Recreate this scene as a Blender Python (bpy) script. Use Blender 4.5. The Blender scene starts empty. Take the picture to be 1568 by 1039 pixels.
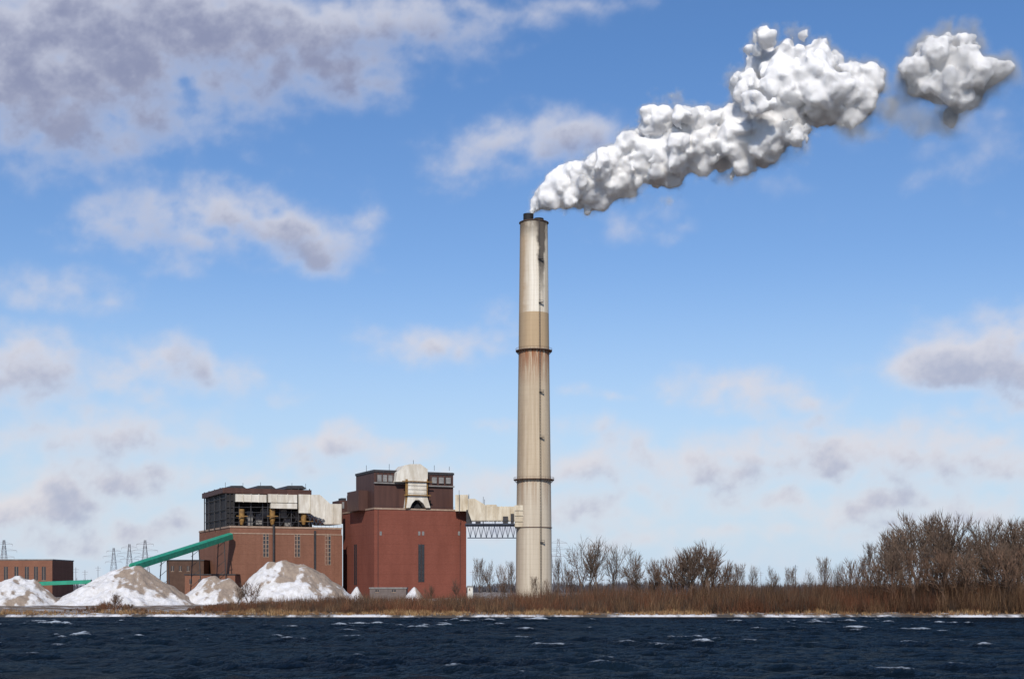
import bpy, math, random, time
import numpy as np
from mathutils import Vector, Matrix
random.seed(7); rng=np.random.default_rng(7)
scene=bpy.context.scene
CAMH=9.0; F=2178.0; HX=784.0; HY=898.0
def W(px,py,Y):
    return ((px-HX)/F*Y, Y, CAMH+(HY-py)/F*Y)
# ------------------------------------------------------------ node helpers
class NT:
    def __init__(s,tree): s.t=tree; s.n=tree.nodes; s.l=tree.links
    def link(s,a,b): s.l.new(a,b)
    def setin(s,node,idx,val):
        if val is None: return
        if hasattr(val,'is_linked') or isinstance(val,bpy.types.NodeSocket): s.l.new(val,node.inputs[idx])
        else: node.inputs[idx].default_value=val
    def new(s,typ,**kw):
        n=s.n.new(typ)
        for k,v in kw.items(): setattr(n,k,v)
        return n
    def math(s,op,a,b=None,c=None,clamp=False):
        n=s.new('ShaderNodeMath',operation=op,use_clamp=clamp); s.setin(n,0,a); s.setin(n,1,b); s.setin(n,2,c); return n.outputs[0]
    def vmath(s,op,a,b=None,c=None):
        n=s.new('ShaderNodeVectorMath',operation=op); s.setin(n,0,a); s.setin(n,1,b); s.setin(n,2,c)
        return n.outputs['Value'] if op in('LENGTH','DOT_PRODUCT','DISTANCE') else n.outputs[0]
    def mr(s,v,a,b,c=0.0,d=1.0,mode='LINEAR'):
        n=s.new('ShaderNodeMapRange',interpolation_type=mode); s.setin(n,0,v)
        for i,x in enumerate((a,b,c,d)): s.setin(n,i+1,x)
        return n.outputs[0]
    def mix(s,f,a,b,mode='MIX'):
        n=s.new('ShaderNodeMix',data_type='RGBA',blend_type=mode)
        s.setin(n,0,f)
        for i,x in ((6,a),(7,b)):
            if isinstance(x,tuple): x=tuple(x)+((1,) if len(x)==3 else ())
            s.setin(n,i,x)
        return n.outputs[2]
    def noise(s,vec,scale,detail=4,rough=.55):
        n=s.new('ShaderNodeTexNoise'); s.setin(n,'Vector',vec); n.inputs['Scale'].default_value=scale
        n.inputs['Detail'].default_value=detail; n.inputs['Roughness'].default_value=rough; return n.outputs[0]
    def comb(s,x,y,z):
        n=s.new('ShaderNodeCombineXYZ'); s.setin(n,0,x); s.setin(n,1,y); s.setin(n,2,z); return n.outputs[0]
    def sep(s,v):
        n=s.new('ShaderNodeSeparateXYZ'); s.setin(n,0,v); return n.outputs
def newmat(name):
    m=bpy.data.materials.new(name); m.use_nodes=True
    nt=NT(m.node_tree); b=nt.n['Principled BSDF']; return m,nt,b
def mat(name,col,col2=None,scale=.3,rough=.8,metal=0,stretch=(1,1,1),spec=.3,lo=.35,hi=.65):
    m,nt,b=newmat(name)
    tc=nt.new('ShaderNodeTexCoord').outputs['Object']
    v=nt.vmath('MULTIPLY',tc,stretch)
    if col2 is None: col2=tuple(c*.72 for c in col)
    n1=nt.noise(v,scale,4,.6)
    f=nt.mr(n1,lo,hi)
    nt.link(nt.mix(f,col,col2),b.inputs['Base Color'])
    b.inputs['Roughness'].default_value=rough; b.inputs['Metallic'].default_value=metal
    b.inputs['Specular IOR Level'].default_value=spec
    return m
# ------------------------------------------------------------ mesh builder
class MB:
    def __init__(s): s.v=[]; s.f=[]
    def add(s,vs,fs):
        o=len(s.v); s.v+= [tuple(x) for x in vs]; s.f+=[tuple(i+o for i in f) for f in fs]
    def box(s,u0,u1,v0,v1,z0,z1):
        s.add([(u0,v0,z0),(u1,v0,z0),(u1,v1,z0),(u0,v1,z0),(u0,v0,z1),(u1,v0,z1),(u1,v1,z1),(u0,v1,z1)],
              [(0,3,2,1),(4,5,6,7),(0,1,5,4),(1,2,6,5),(2,3,7,6),(3,0,4,7)])
    def prism(s,poly,v0,v1):
        n=len(poly)
        a=sum(poly[i][0]*poly[(i+1)%n][1]-poly[(i+1)%n][0]*poly[i][1] for i in range(n))
        if a<0: poly=poly[::-1]
        s.add([(p[0],v0,p[1]) for p in poly]+[(p[0],v1,p[1]) for p in poly],
              [tuple(range(n)),tuple(range(2*n-1,n-1,-1))]+[(i,i+n,(i+1)%n+n,(i+1)%n) for i in range(n)])
    def cyl(s,x,y,z0,z1,r0,r1=None,n=16,cap=True):
        if r1 is None: r1=r0
        vs=[(x+r*math.cos(2*math.pi*i/n),y+r*math.sin(2*math.pi*i/n),z) for z,r in((z0,r0),(z1,r1)) for i in range(n)]
        fs=[(i,(i+1)%n,(i+1)%n+n,i+n) for i in range(n)]
        if cap: fs+=[tuple(range(n-1,-1,-1)),tuple(range(n,2*n))]
        s.add(vs,fs)
    def beam(s,p,q,r,r2=None,n=4):
        p=Vector(p);q=Vector(q);d=(q-p)
        if d.length<1e-6: return
        if r2 is None: r2=r
        d.normalize(); up=Vector((0,0,1)) if abs(d.z)<.95 else Vector((1,0,0))
        a=d.cross(up).normalized(); b=d.cross(a).normalized()
        off=math.pi/4 if n==4 else 0
        vs=[]
        for c,rr in((p,r),(q,r2)):
            for i in range(n):
                t=off+2*math.pi*i/n; vs.append(c+(a*math.cos(t)+b*math.sin(t))*rr)
        s.add(vs,[(i,(i+1)%n,(i+1)%n+n,i+n) for i in range(n)]+[tuple(range(n-1,-1,-1)),tuple(range(n,2*n))])
    def build(s,name,material,parent=None,smooth=False):
        me=bpy.data.meshes.new(name); me.from_pydata(s.v,[],s.f); me.update()
        me.materials.append(material)
        if smooth: me.polygons.foreach_set('use_smooth',[True]*len(me.polygons))
        o=bpy.data.objects.new(name,me); scene.collection.objects.link(o)
        if parent: o.parent=parent
        return o
def npmesh(name,verts,faces,material,smooth=False,col=None,colname='Col'):
    verts=np.asarray(verts,dtype=np.float32); faces=np.asarray(faces,dtype=np.int32)
    k=faces.shape[1]; me=bpy.data.meshes.new(name)
    me.vertices.add(len(verts)); me.vertices.foreach_set('co',verts.ravel())
    me.loops.add(faces.size); me.loops.foreach_set('vertex_index',faces.ravel())
    me.polygons.add(len(faces)); me.polygons.foreach_set('loop_start',np.arange(len(faces),dtype=np.int32)*k)
    try: me.polygons.foreach_set('loop_total',np.full(len(faces),k,dtype=np.int32))
    except Exception: pass
    if smooth: me.polygons.foreach_set('use_smooth',np.ones(len(faces),dtype=bool))
    me.update(calc_edges=True)
    if col is not None:
        at=me.attributes.new(colname,'FLOAT_COLOR','POINT'); at.data.foreach_set('color',np.asarray(col,dtype=np.float32).ravel())
    me.materials.append(material)
    o=bpy.data.objects.new(name,me); scene.collection.objects.link(o); return o
def empty(name,loc=(0,0,0),rot=0):
    e=bpy.data.objects.new(name,None); scene.collection.objects.link(e); e.location=loc; e.rotation_euler=(0,0,rot); e.empty_display_size=5; return e
class Frame:
    def __init__(s,name,px,Y,a):
        s.a=a; s.O=((px-HX)/F*Y,Y); s.c=math.cos(a); s.s=math.sin(a); s.e=empty(name,(s.O[0],s.O[1],0),a)
    def u(s,px,v=0):
        k=(px-HX)/F; return (k*(s.O[1]+v*s.c)-s.O[0]+v*s.s)/(s.c-k*s.s)
    def z(s,py,u=0,v=0):
        return CAMH+(HY-py)/F*(s.O[1]+u*s.s+v*s.c)
    def vback(s,px):
        k=(px-HX)/F; return (s.O[0]-k*s.O[1])/(s.s+k*s.c)
    def bx(s,mb,px0,px1,pyt,pyb,v0,v1):
        u0=s.u(px0,v0);u1=s.u(px1,v0); um=(u0+u1)/2
        mb.box(u0,u1,v0,v1,s.z(pyb,um,v0),s.z(pyt,um,v0))
    def pr(s,mb,poly,v0,v1):
        mb.prism([(s.u(x,v0),s.z(y,s.u(x,v0),v0)) for x,y in poly],v0,v1)
    def P(s,px,py,v):
        u=s.u(px,v); return (u,v,s.z(py,u,v))
# ------------------------------------------------------------ camera
cd=bpy.data.cameras.new('camera'); cam=bpy.data.objects.new('camera',cd); scene.collection.objects.link(cam)
cam.location=(0,0,CAMH); cam.rotation_euler=(math.radians(90),0,0); cd.lens=50; cd.sensor_width=36
cd.shift_y=(HY-519.5)/1568; cd.clip_end=40000; cd.clip_start=1; scene.camera=cam
# ------------------------------------------------------------ light
EL=math.radians(37); AZ=math.radians(-5)
S=Vector((math.sin(AZ)*math.cos(EL),-math.cos(AZ)*math.cos(EL),math.sin(EL)))
sd=bpy.data.lights.new('sun','SUN'); sd.energy=4.1; sd.angle=math.radians(.5); sd.color=(1,.93,.83)
so=bpy.data.objects.new('sun',sd); scene.collection.objects.link(so); so.rotation_euler=S.to_track_quat('Z','Y').to_euler(); so.location=(100,-100,300)
scene.view_settings.view_transform='Standard'; scene.view_settings.look='None'; scene.view_settings.exposure=0
# ------------------------------------------------------------ sky colour (shared by world and the cloud-bearing sky dome)
STR=.1; k=1/STR
def clear_sky(nt,vec,z,hyp):
    sky=nt.new('ShaderNodeTexSky',sky_type='NISHITA'); sky.sun_disc=False; sky.sun_elevation=EL; sky.sun_rotation=math.atan2(S.x,S.y)
    sky.air_density=1.0; sky.dust_density=.3; sky.ozone_density=2.5
    if vec is not None: nt.link(vec,sky.inputs[0])
    V=nt.math('DIVIDE',z,nt.math('MAXIMUM',hyp,.05))
    tint=nt.mix(nt.mr(V,.0,.38,0,1),(1.0,1.0,1.12),(.68,.92,1.20))
    c=nt.mix(1.0,sky.outputs[0],tint,'MULTIPLY')
    hz=nt.mr(V,-.02,.24,.92,0,'SMOOTHSTEP')
    return nt.mix(hz,c,(.53*k,.675*k,.84*k)),V
w=bpy.data.worlds.new('World'); scene.world=w; w.use_nodes=True
nt=NT(w.node_tree); bg=nt.n['Background']
tcw=nt.new('ShaderNodeTexCoord').outputs['Generated']
x,y,z=nt.sep(tcw)[:3]
hyp=nt.math('SQRT',nt.math('ADD',nt.math('MULTIPLY',x,x),nt.math('MULTIPLY',y,y)))
c_,_=clear_sky(nt,None,z,hyp)
nt.link(c_,bg.inputs[0]); bg.inputs[1].default_value=STR
# ---- sky dome with cloud field
nx,ny=1500,520; azs=np.linspace(-.72,.72,nx); vs_=np.linspace(-.02,.5,ny); U,V=np.meshgrid(azs,vs_)
def spec(seed,beta,k0,sx=1.,sy=1.):
    r=np.random.default_rng(seed); n=r.normal(size=(ny,nx)); fn=np.fft.fft2(n)
    kx=np.fft.fftfreq(nx,azs[1]-azs[0])[None,:]*sx; ky=np.fft.fftfreq(ny,vs_[1]-vs_[0])[:,None]*sy
    a=(kx*kx+ky*ky+k0*k0)**(-beta/2); f=np.real(np.fft.ifft2(fn*a)); f-=f.mean(); return f/f.std()
def blur(f,su,sv):
    kx=np.fft.fftfreq(nx,azs[1]-azs[0])[None,:]; ky=np.fft.fftfreq(ny,vs_[1]-vs_[0])[:,None]
    return np.real(np.fft.ifft2(np.fft.fft2(f)*np.exp(-2*math.pi**2*((kx*su)**2+(ky*sv)**2))))
def sstep(x,a,b): t=np.clip((x-a)/(b-a),0,1); return t*t*(3-2*t)
w1=spec(1,2.4,9)*.010; w2=spec(2,2.4,9)*.004; w3=spec(3,1.7,40)*.0016
Uw=U+w1+w3; Vw=V+w2+w3*.6
blobs=[(-40,70,330,120,1.2),(150,60,260,110,1.15),(330,45,270,80,1.05),(490,95,150,60,.8),(560,30,200,50,.85),(720,20,170,34,.6),(880,8,160,22,.5),(130,170,170,50,.65),(180,215,60,20,.35),
(225,330,110,50,.6),(320,325,110,42,.8),(400,340,120,45,.8),(490,370,85,48,.75),(270,395,80,30,.4),(160,380,80,25,.3),
(850,205,110,36,.78),(760,235,100,48,.65),(690,270,60,40,.5),(60,455,130,42,.5),(170,460,70,25,.3),(10,560,110,60,.85),(230,555,110,36,.6),(320,570,80,45,.6),(280,600,120,30,.5),(150,655,170,48,.72),(20,670,80,36,.5),(440,605,50,18,.45),(390,680,40,18,.45),
(690,525,115,30,.7),(760,520,60,45,.5),(740,480,50,25,.35),(550,690,110,26,.75),(330,668,60,16,.5),(790,660,50,10,.5),(870,665,50,18,.5),
(1080,585,70,28,.75),(1150,590,90,40,.85),(1215,610,70,24,.65),(1230,650,90,24,.5),(1440,560,80,34,.8),(1490,535,80,52,.95),(1550,560,90,46,.9),(1560,615,60,28,.7),(1510,600,40,16,.5),(920,612,50,12,.5),
(60,770,130,40,.85),(170,745,140,44,.8),(280,730,90,28,.65),(370,740,60,20,.5),(640,745,200,36,.7),(500,720,120,20,.5),(930,720,120,40,.75),(1050,735,150,48,.8),(1170,690,110,42,.8),(1290,700,140,50,.85),(1420,700,160,56,.85),(1540,720,120,40,.8),(1250,780,280,36,.75),(1480,790,200,30,.65),(900,790,200,30,.6),
(150,815,260,30,.65),(400,800,160,24,.45),(640,810,280,26,.6),(1100,830,360,22,.6),(1450,840,260,20,.45),
(1500,215,120,50,.4),(1440,270,70,25,.35),(1190,285,60,30,.35),(980,335,70,26,.45),(1050,345,40,18,.4),(930,330,60,20,.3)]
for (bx_,by_,rx_,ry_,s_) in [(-250,120,220,90,.9),(-400,400,200,50,.7),(-300,700,260,50,.9),(1800,600,160,50,.9),(1900,740,260,50,.9),(1850,250,200,50,.5),(-450,820,300,30,.8),(2100,830,300,30,.7)]: blobs.append((bx_,by_,rx_,ry_,s_))
B=np.zeros_like(U)
for (bx_,by_,rx,ry,st) in blobs:
    u=math.atan((bx_-HX)/F); v=(HY-by_)/F*math.cos(u)
    q=((Uw-u)*F/(rx*1.15))**2+((Vw-v)*F/(ry*1.2))**2
    B=np.maximum(B,st*np.exp(-q*1.0))+.10*st*np.exp(-q*1.3)
n1=spec(11,2.15,16,.8,.62); n2=spec(12,1.6,60,.8,.8)
d=B+(.13*n1+.04*n2)*(.45+.7*np.clip(B,0,1))-.27
alpha=sstep(d,-.12,.84); alpha=.55*alpha+.45*blur(alpha,.0030,.0018)
alpha=np.clip(alpha*.96,0,.90)
alpha=np.maximum(alpha,.26*sstep(.13-V,0,.10)*sstep(n1,-2,2))
T=np.zeros_like(alpha); wsum=0
for i,dv in enumerate(np.linspace(.002,.034,12)):
    wgt=math.exp(-i*.12); sh=int(round(dv/(vs_[1]-vs_[0]))); sl=int(round(dv*.35/(azs[1]-azs[0])))
    a_=np.roll(np.roll(alpha,-sh,0),sl,1); T+=wgt*a_; wsum+=wgt
T=blur(T/wsum,.003,.002)
shade=sstep(T+.10*n1+.03*n2,.26,1.10)*sstep(alpha,.15,.85)
col=np.stack([alpha,shade,np.clip(.5+.2*n2,0,1),alpha*0+1],-1).reshape(-1,4)
R0=20000.
vv=np.stack([R0*np.sin(U),R0*np.cos(U),CAMH+V*R0],-1).reshape(-1,3)
i_=(np.arange(nx-1)[None,:]+np.arange(ny-1)[:,None]*nx).ravel(); ff=np.stack([i_,i_+1,i_+1+nx,i_+nx],-1)
m=bpy.data.materials.new('sky_with_clouds'); m.use_nodes=True; q=NT(m.node_tree); q.n.clear()
out=q.new('ShaderNodeOutputMaterial'); em=q.new('ShaderNodeEmission'); q.link(em.outputs[0],out.inputs[0]); em.inputs[1].default_value=STR
pos=q.vmath('NORMALIZE',q.vmath('SUBTRACT',q.new('ShaderNodeNewGeometry').outputs['Position'],(0,0,CAMH)))
x,y,z=q.sep(pos)[:3]; hyp=q.math('SQRT',q.math('ADD',q.math('MULTIPLY',x,x),q.math('MULTIPLY',y,y)))
sc,Vn=clear_sky(q,pos,z,hyp)
at=q.new('ShaderNodeAttribute',attribute_name='Col'); r_,g_,b_=q.sep(at.outputs['Vector'])[:3]
dark=q.mix(q.mr(Vn,.13,.34),(.43*k,.46*k,.59*k),(.28*k,.30*k,.43*k))
lit=q.mix(q.mr(Vn,.05,.3),(.76*k,.73*k,.76*k),(.62*k,.64*k,.74*k))
cc=q.mix(g_,lit,dark)
q.link(q.mix(r_,sc,cc),em.inputs[0])
try: m.cycles.emission_sampling='NONE'
except Exception as e: print(e)
npmesh('sky',vv,ff,m,True,col)
# ------------------------------------------------------------ terrain
def shore(x): return 417-.012*x+2.6*np.sin(x/23.)+1.5*np.sin(x/8.7+1)+.7*np.sin(x/3.1+2)
def gz(x,y):
    x=np.asarray(x,dtype=float); y=np.asarray(y,dtype=float); d=y-shore(x)
    zz=np.interp(d,[-60,-6,0,1.2,5,60,200,350,12000],[-4,-.8,-.05,.6,1.,1.3,2.,3,3])
    n=np.sin(x*.21+y*.13)*np.sin(x*.083-y*.19+2)+.5*np.sin(x*.9+1)*np.sin(y*.7)
    return zz+.22*n*np.clip(d/6,0,1)*np.clip((2500-y)/1500,0,1)
def grid(name,xs,ys,zf,material,smooth=True,col=None):
    X,Y=np.meshgrid(xs,ys); Z=zf(X,Y); nx,ny=len(xs),len(ys)
    vs=np.stack([X,Y,Z],-1).reshape(-1,3)
    i=np.arange(nx-1)[None,:]+np.arange(ny-1)[:,None]*nx; i=i.ravel()
    fs=np.stack([i,i+1,i+1+nx,i+nx],-1)
    return npmesh(name,vs,fs,material,smooth,col)
m,n_,b=newmat('winter_ground')
pos=n_.new('ShaderNodeNewGeometry').outputs['Position']
a=n_.noise(pos,.12,6,.6); c2=n_.noise(n_.vmath('MULTIPLY',pos,(.35,1,1)),.35,5,.6)
gc=n_.mix(n_.mr(a,.35,.65),(.085,.055,.032),(.16,.105,.057))
px_,py_,pz_=n_.sep(pos)[:3]
snow=n_.mr(c2,.54,.62,0,1)
low=n_.mr(pz_,.98,.75,0,1)
edge=n_.math('MULTIPLY',n_.math('MULTIPLY',low,n_.mr(n_.noise(n_.vmath('MULTIPLY',pos,(1,.25,.6)),.07,9,.72),.44,.56)),n_.mr(pz_,.15,.30))
rock=n_.mix(low,gc,(.06,.05,.042))
sn=n_.math('MAXIMUM',n_.math('MULTIPLY',snow,n_.mr(pz_,.8,1.1)),edge)
n_.link(n_.mix(sn,rock,(.64,.64,.66)),b.inputs['Base Color']); b.inputs['Roughness'].default_value=.95
xs=np.concatenate([-np.geomspace(15000,190,26)[:-1],np.arange(-190,190.1,.7),np.geomspace(190,15000,26)[1:]])
ys=np.concatenate([[-6000,-1000,300],np.arange(400,430,.5),np.geomspace(430,19900,160)])
grid('ground',xs,ys,gz,m)
# ------------------------------------------------------------ water
comps=[]
for i in range(56):
    L=float(np.exp(rng.uniform(np.log(1.6),np.log(15)))); th=rng.normal(math.radians(66),.5)
    comps.append((2*math.pi/L*math.cos(th),2*math.pi/L*math.sin(th),rng.uniform(0,6.28),.0125*L**.9))
def waves(X,Y):
    Z=np.zeros_like(X)
    for kx,ky,p,A in comps:
        Z+=A*2*(2/math.pi-np.abs(np.sin((kx*X+ky*Y+p)/2)))
    g_=.75+.35*np.sin(X*.045+Y*.03)*np.sin(Y*.06-X*.02+1)
    m_=np.clip((200-np.abs(X))/30,0,1)*np.clip((Y-100)/60,0,1)*np.clip((440-Y)/50,.06,1)
    return Z*m_*g_-.02
xw=np.concatenate([-np.geomspace(9000,190,14)[:-1],np.arange(-190,190.1,.45),np.geomspace(190,9000,14)[1:]])
yw=np.concatenate([[-5000,-500,0,80,120],np.arange(140,432,.5),[450,480]])
Xw,Yw=np.meshgrid(xw,yw); Zw=waves(Xw,Yw); zstd=float(Zw[100:400,50:-50].std())
m,n_,b=newmat('lake_water'); n_.n.remove(b)
out=n_.n['Material Output']
pos=n_.new('ShaderNodeNewGeometry').outputs['Position']
ca=n_.new('ShaderNodeAttribute',attribute_name='Col'); crest=n_.sep(ca.outputs['Vector'])[0]
patch=n_.noise(n_.vmath('MULTIPLY',pos,(1,.4,1)),.08,3,.65)
fine=n_.noise(n_.vmath('MULTIPLY',pos,(.8,.3,3)),1.6,5,.75)
foam=n_.mr(n_.math('ADD',n_.math('MULTIPLY_ADD',patch,4.8,crest),n_.math('MULTIPLY',fine,3.6)),6.8,8.0,0,.75)
dk=n_.mix(n_.mr(n_.noise(n_.vmath('MULTIPLY',pos,(.5,1,1)),.05,4,.6),.35,.65),(.003,.006,.011),(.006,.013,.021))
bn=n_.new('ShaderNodeBump'); bn.inputs['Strength'].default_value=1.; bn.inputs['Distance'].default_value=.75
n_.link(n_.noise(n_.vmath('MULTIPLY',pos,(1,.5,1)),.9,5,.74),bn.inputs['Height'])
df=n_.new('ShaderNodeBsdfDiffuse'); n_.link(dk,df.inputs[0]); n_.link(bn.outputs[0],df.inputs['Normal'])
gs=n_.new('ShaderNodeBsdfGlossy'); gs.inputs['Color'].default_value=(.82,.9,.95,1); gs.inputs['Roughness'].default_value=.07; n_.link(bn.outputs[0],gs.inputs['Normal'])
fr_=n_.new('ShaderNodeFresnel'); fr_.inputs['IOR'].default_value=1.33; n_.link(bn.outputs[0],fr_.inputs['Normal'])
ms=n_.new('ShaderNodeMixShader'); n_.link(n_.math('MULTIPLY',fr_.outputs[0],.23),ms.inputs[0]); n_.link(df.outputs[0],ms.inputs[1]); n_.link(gs.outputs[0],ms.inputs[2])
fd=n_.new('ShaderNodeBsdfDiffuse'); fd.inputs[0].default_value=(.5,.56,.63,1)
ms2=n_.new('ShaderNodeMixShader'); n_.link(foam,ms2.inputs[0]); n_.link(ms.outputs[0],ms2.inputs[1]); n_.link(fd.outputs[0],ms2.inputs[2]); n_.link(ms2.outputs[0],out.inputs[0])
czz=np.clip(Zw/zstd,-2,4); col=np.stack([czz,czz,czz,np.ones_like(czz)],-1).reshape(-1,4)
grid('lake_water',xw,yw,lambda X,Y:Zw,m,True,col)
# ------------------------------------------------------------ materials
def brickmat(name,c1,c2,mort):
    m,n_,b=newmat(name); tc=n_.new('ShaderNodeTexCoord').outputs['Object']
    x,y,z=n_.sep(tc)[:3]
    wallv=n_.comb(n_.math('ADD',x,y),z,0.0)
    br=n_.new('ShaderNodeTexBrick'); n_.link(wallv,br.inputs['Vector']); br.inputs['Scale'].default_value=1.0
    br.inputs['Brick Width'].default_value=.9; br.inputs['Row Height'].default_value=.35; br.inputs['Mortar Size'].default_value=.03
    br.inputs['Color1'].default_value=(*c1,1); br.inputs['Color2'].default_value=(*c2,1); br.inputs['Mortar'].default_value=(*mort,1)
    big=n_.noise(n_.vmath('MULTIPLY',tc,(.5,.5,.12)),.35,6,.6)
    c=n_.mix(n_.mr(big,.3,.7,0,.45),br.outputs[0],tuple(v*.5 for v in c1))
    course=n_.math('FRACT',n_.math('DIVIDE',z,5.2)); ln=n_.mr(course,.03,.06,.86,1.)
    c=n_.mix(1.0,c,n_.comb(ln,ln,ln),'MULTIPLY')
    n_.link(c,b.inputs['Base Color']); b.inputs['Roughness'].default_value=.9; b.inputs['Specular IOR Level'].default_value=.2
    return m
brick_red=brickmat('red_brick',(.225,.068,.046),(.185,.055,.037),(.21,.095,.072))
brick_brn=brickmat('brown_brick',(.235,.105,.068),(.19,.082,.053),(.24,.14,.098))
brown_clad=mat('brown_cladding',(.085,.040,.031),(.058,.027,.022),.5,.6,stretch=(1,1,.1))
dark_steel=mat('dark_steel',(.045,.042,.045),(.025,.025,.028),.8,.6)
void=mat('dark_opening',(.012,.012,.014),(.02,.018,.018),.8,.7)
encl=mat('dark_enclosure',(.035,.03,.03),(.018,.017,.018),.4,.7)
whitep=mat('white_insulated_duct',(.70,.67,.60),(.50,.45,.37),.35,.5,stretch=(1,1,.3))
beige=mat('beige_duct',(.60,.54,.43),(.42,.35,.25),.35,.5,stretch=(1,1,.3))
ochre=mat('ochre_paint',(.30,.17,.05),(.16,.09,.035),.8,.6)
grey=mat('roof_grey',(.26,.25,.24),(.16,.16,.16),.5,.8)
greenp=mat('green_cladding',(.03,.30,.19),(.025,.22,.14),.4,.5)
glass=mat('dark_window_glass',(.02,.022,.026),(.05,.05,.055),1.5,.2,spec=.5)
trim=mat('stone_trim',(.38,.28,.21),(.28,.19,.14),.6,.8)
bluest=mat('blue_grey_steel',(.04,.055,.09),(.03,.035,.05),.8,.6)
# ------------------------------------------------------------ buildings
A=math.radians(24)
def tallwin(fr,wall,gl,mu,px,pyt,pyb,wpx=3.2,v=0):
    for sgn in(-1,1):
        c=px+sgn*2.4; u0=fr.u(c-wpx/2,v);u1=fr.u(c+wpx/2,v); zt=fr.z(pyt,u0,v);zb=fr.z(pyb,u0,v)
        gl.box(u0,u1,v-.06,v+.3,zb,zt)
        for t in np.arange(zb,zt+.1,2.2): mu.box(u0-.1,u1+.1,v-.16,v-.07,t-.13,t+.13)
        mu.box(u0-.18,u0,v-.2,v-.01,zb-.2,zt+.2); mu.box(u1,u1+.18,v-.2,v-.01,zb-.2,zt+.2)
fr=Frame('brick_boiler_house',573,740,A); E=fr.e
W2=fr.u(714); DB=fr.vback(525); ZT=fr.z(779)
mb=MB(); mb.box(0,W2,0,DB,0,ZT); mb.build('brick_walls',brick_red,E)
mb=MB(); mb.box(-.3,W2+.3,-.3,.35,ZT,ZT+.8); mb.box(-.3,.35,.36,DB+.3,ZT,ZT+.8); mb.box(W2-.35,W2+.3,.36,DB,ZT,ZT+.8); mb.build('parapet',trim,E)
gl,mu=MB(),MB(); tallwin(fr,None,gl,mu,645,833,890,3.4)
for c in(-1,1):
    v0=DB*.58+c*1.3; gl.box(-.06,.3,v0-1,v0+1,10,32)
gl.build('window_glass',glass,E); mu.build('window_mullions',dark_steel,E)
mb=MB()
for px in(583,642,648,703): fr.bx(mb,px-1.6,px+1.6,813,819,-.15,.1)
mb.build('louvre_vents',grey,E)
mb=MB()
u0=fr.u(573,3); u1=fr.u(622,3); zt=fr.z(722,u0,3); mb.box(u0,u1,3,34,ZT+.01,zt)
u2=fr.u(655,3); u3=fr.u(694,3); mb.box(u2,u3,3,34,ZT+.01,fr.z(722,u2,3)); mb.box(u1,u2,8,34,ZT+.01,zt-1)
mb.box(u0-5,u0-.01,14,34,ZT+.01,zt-9)
mb.build('upper_cladding_walls',brown_clad,E)
mb=MB(); mb.box(u0-.4,u1+.3,2.6,34.4,zt,zt+1.2); mb.box(u2-.3,u3+.4,2.6,34.4,zt-.3,zt+.8)
for i in range(9):
    uu=u0+1+i*(u1-u0-2)/8; mb.beam((uu,2.7,zt-5),(uu,2.7,zt),.14)
for i in range(8):
    uu=u2+1+i*(u3-u2-2)/7; mb.beam((uu,2.7,zt-6),(uu,2.7,zt),.14)
mb.build('roof_edges',dark_steel,E)
mb=MB()
for i in range(5): mb.box(u0+1.6+i*3,u0+3.8+i*3,2.2,2.98,zt-5,zt-1.5)
for i in range(3): mb.box(u2+2.2+i*4,u2+4.8+i*4,2.2,2.98,zt-5,zt-1.8)
mb.box(u0-.2,u1,1.8,2.99,zt-6,zt-5.4); mb.box(u2,u3+.3,1.8,2.99,zt-6.8,zt-6.2)
mb.build('ventilation_units',grey,E)
mb=MB()
fr.pr(mb,[(606,737),(608,723),(619,712),(628,710),(644,710),(655,718),(655,737)],-1,9)
mb.build('duct_hood',whitep,E)
mb=MB()
fr.pr(mb,[(625,737.3),(653,737.3),(653,756),(659,777),(652,777),(648,770),(642,765),(636,765),(631,770),(628,777),(622,777),(625,756)],-1.4,2.9)
for py in(742,748,754): fr.bx(mb,624.6,653.4,py,py+.8,-1.7,-1.41)
mb.build('downcomer_duct',whitep,E)
mb=MB(); fr.bx(mb,621,624.5,733,778,-1.2,-.6); fr.bx(mb,653.6,655,733,765,-1.2,-.6); fr.bx(mb,619,660,757,758.4,-2.4,-1.8); fr.bx(mb,616,662,736,737.2,-2.4,-1.8)
mb.build('ochre_walkway',ochre,E)
mb=MB(); fr.pr(mb,[(639,769),(634,777.5),(645,777.5)],1,2.5); fr.bx(mb,621,660,765,778,3.0,3.4); mb.build('dark_duct_opening',void,E)
mb=MB()
for px,t,bt in((561,712,722),(596,710,721),(665,712,720),(688,714,720),(633,704,712)): mb.beam(fr.P(px,t,10),fr.P(px,bt,10),.12)
for i in range(22):
    uu=i*W2/21; mb.beam((uu,-.1,ZT+.8),(uu,-.1,ZT+1.9),.05)
mb.beam((0,-.1,ZT+1.9),(W2,-.1,ZT+1.9),.06)
mb.beam((2,-.25,2),(2,-.25,ZT),.12); mb.beam((W2*.93,-.25,8),(W2*.93,-.25,ZT-6),.1)
mb.build('masts_and_rails',dark_steel,E)
fr=Frame('brick_turbine_hall',352,745,A); E=fr.e
W1=fr.u(523); DB=fr.vback(305); ZT=fr.z(807)
mb=MB(); mb.box(0,W1,0,DB,0,ZT); mb.build('brick_walls',brick_brn,E)
mb=MB(); mb.box(-.3,W1+.3,-.3,.35,ZT,ZT+.9); mb.box(-.3,.35,.36,DB,ZT,ZT+.9); mb.box(-.15,W1+.15,-.15,-.01,ZT-3.2,ZT-2.7); mb.build('parapet',trim,E)
gl,mu=MB(),MB()
for px,t,bt in((407,816,852),(455,817,852),(502,817,864)): tallwin(fr,None,gl,mu,px,t,bt,3.2)
gl.build('window_glass',glass,E); mu.build('window_mullions',trim,E)
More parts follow.
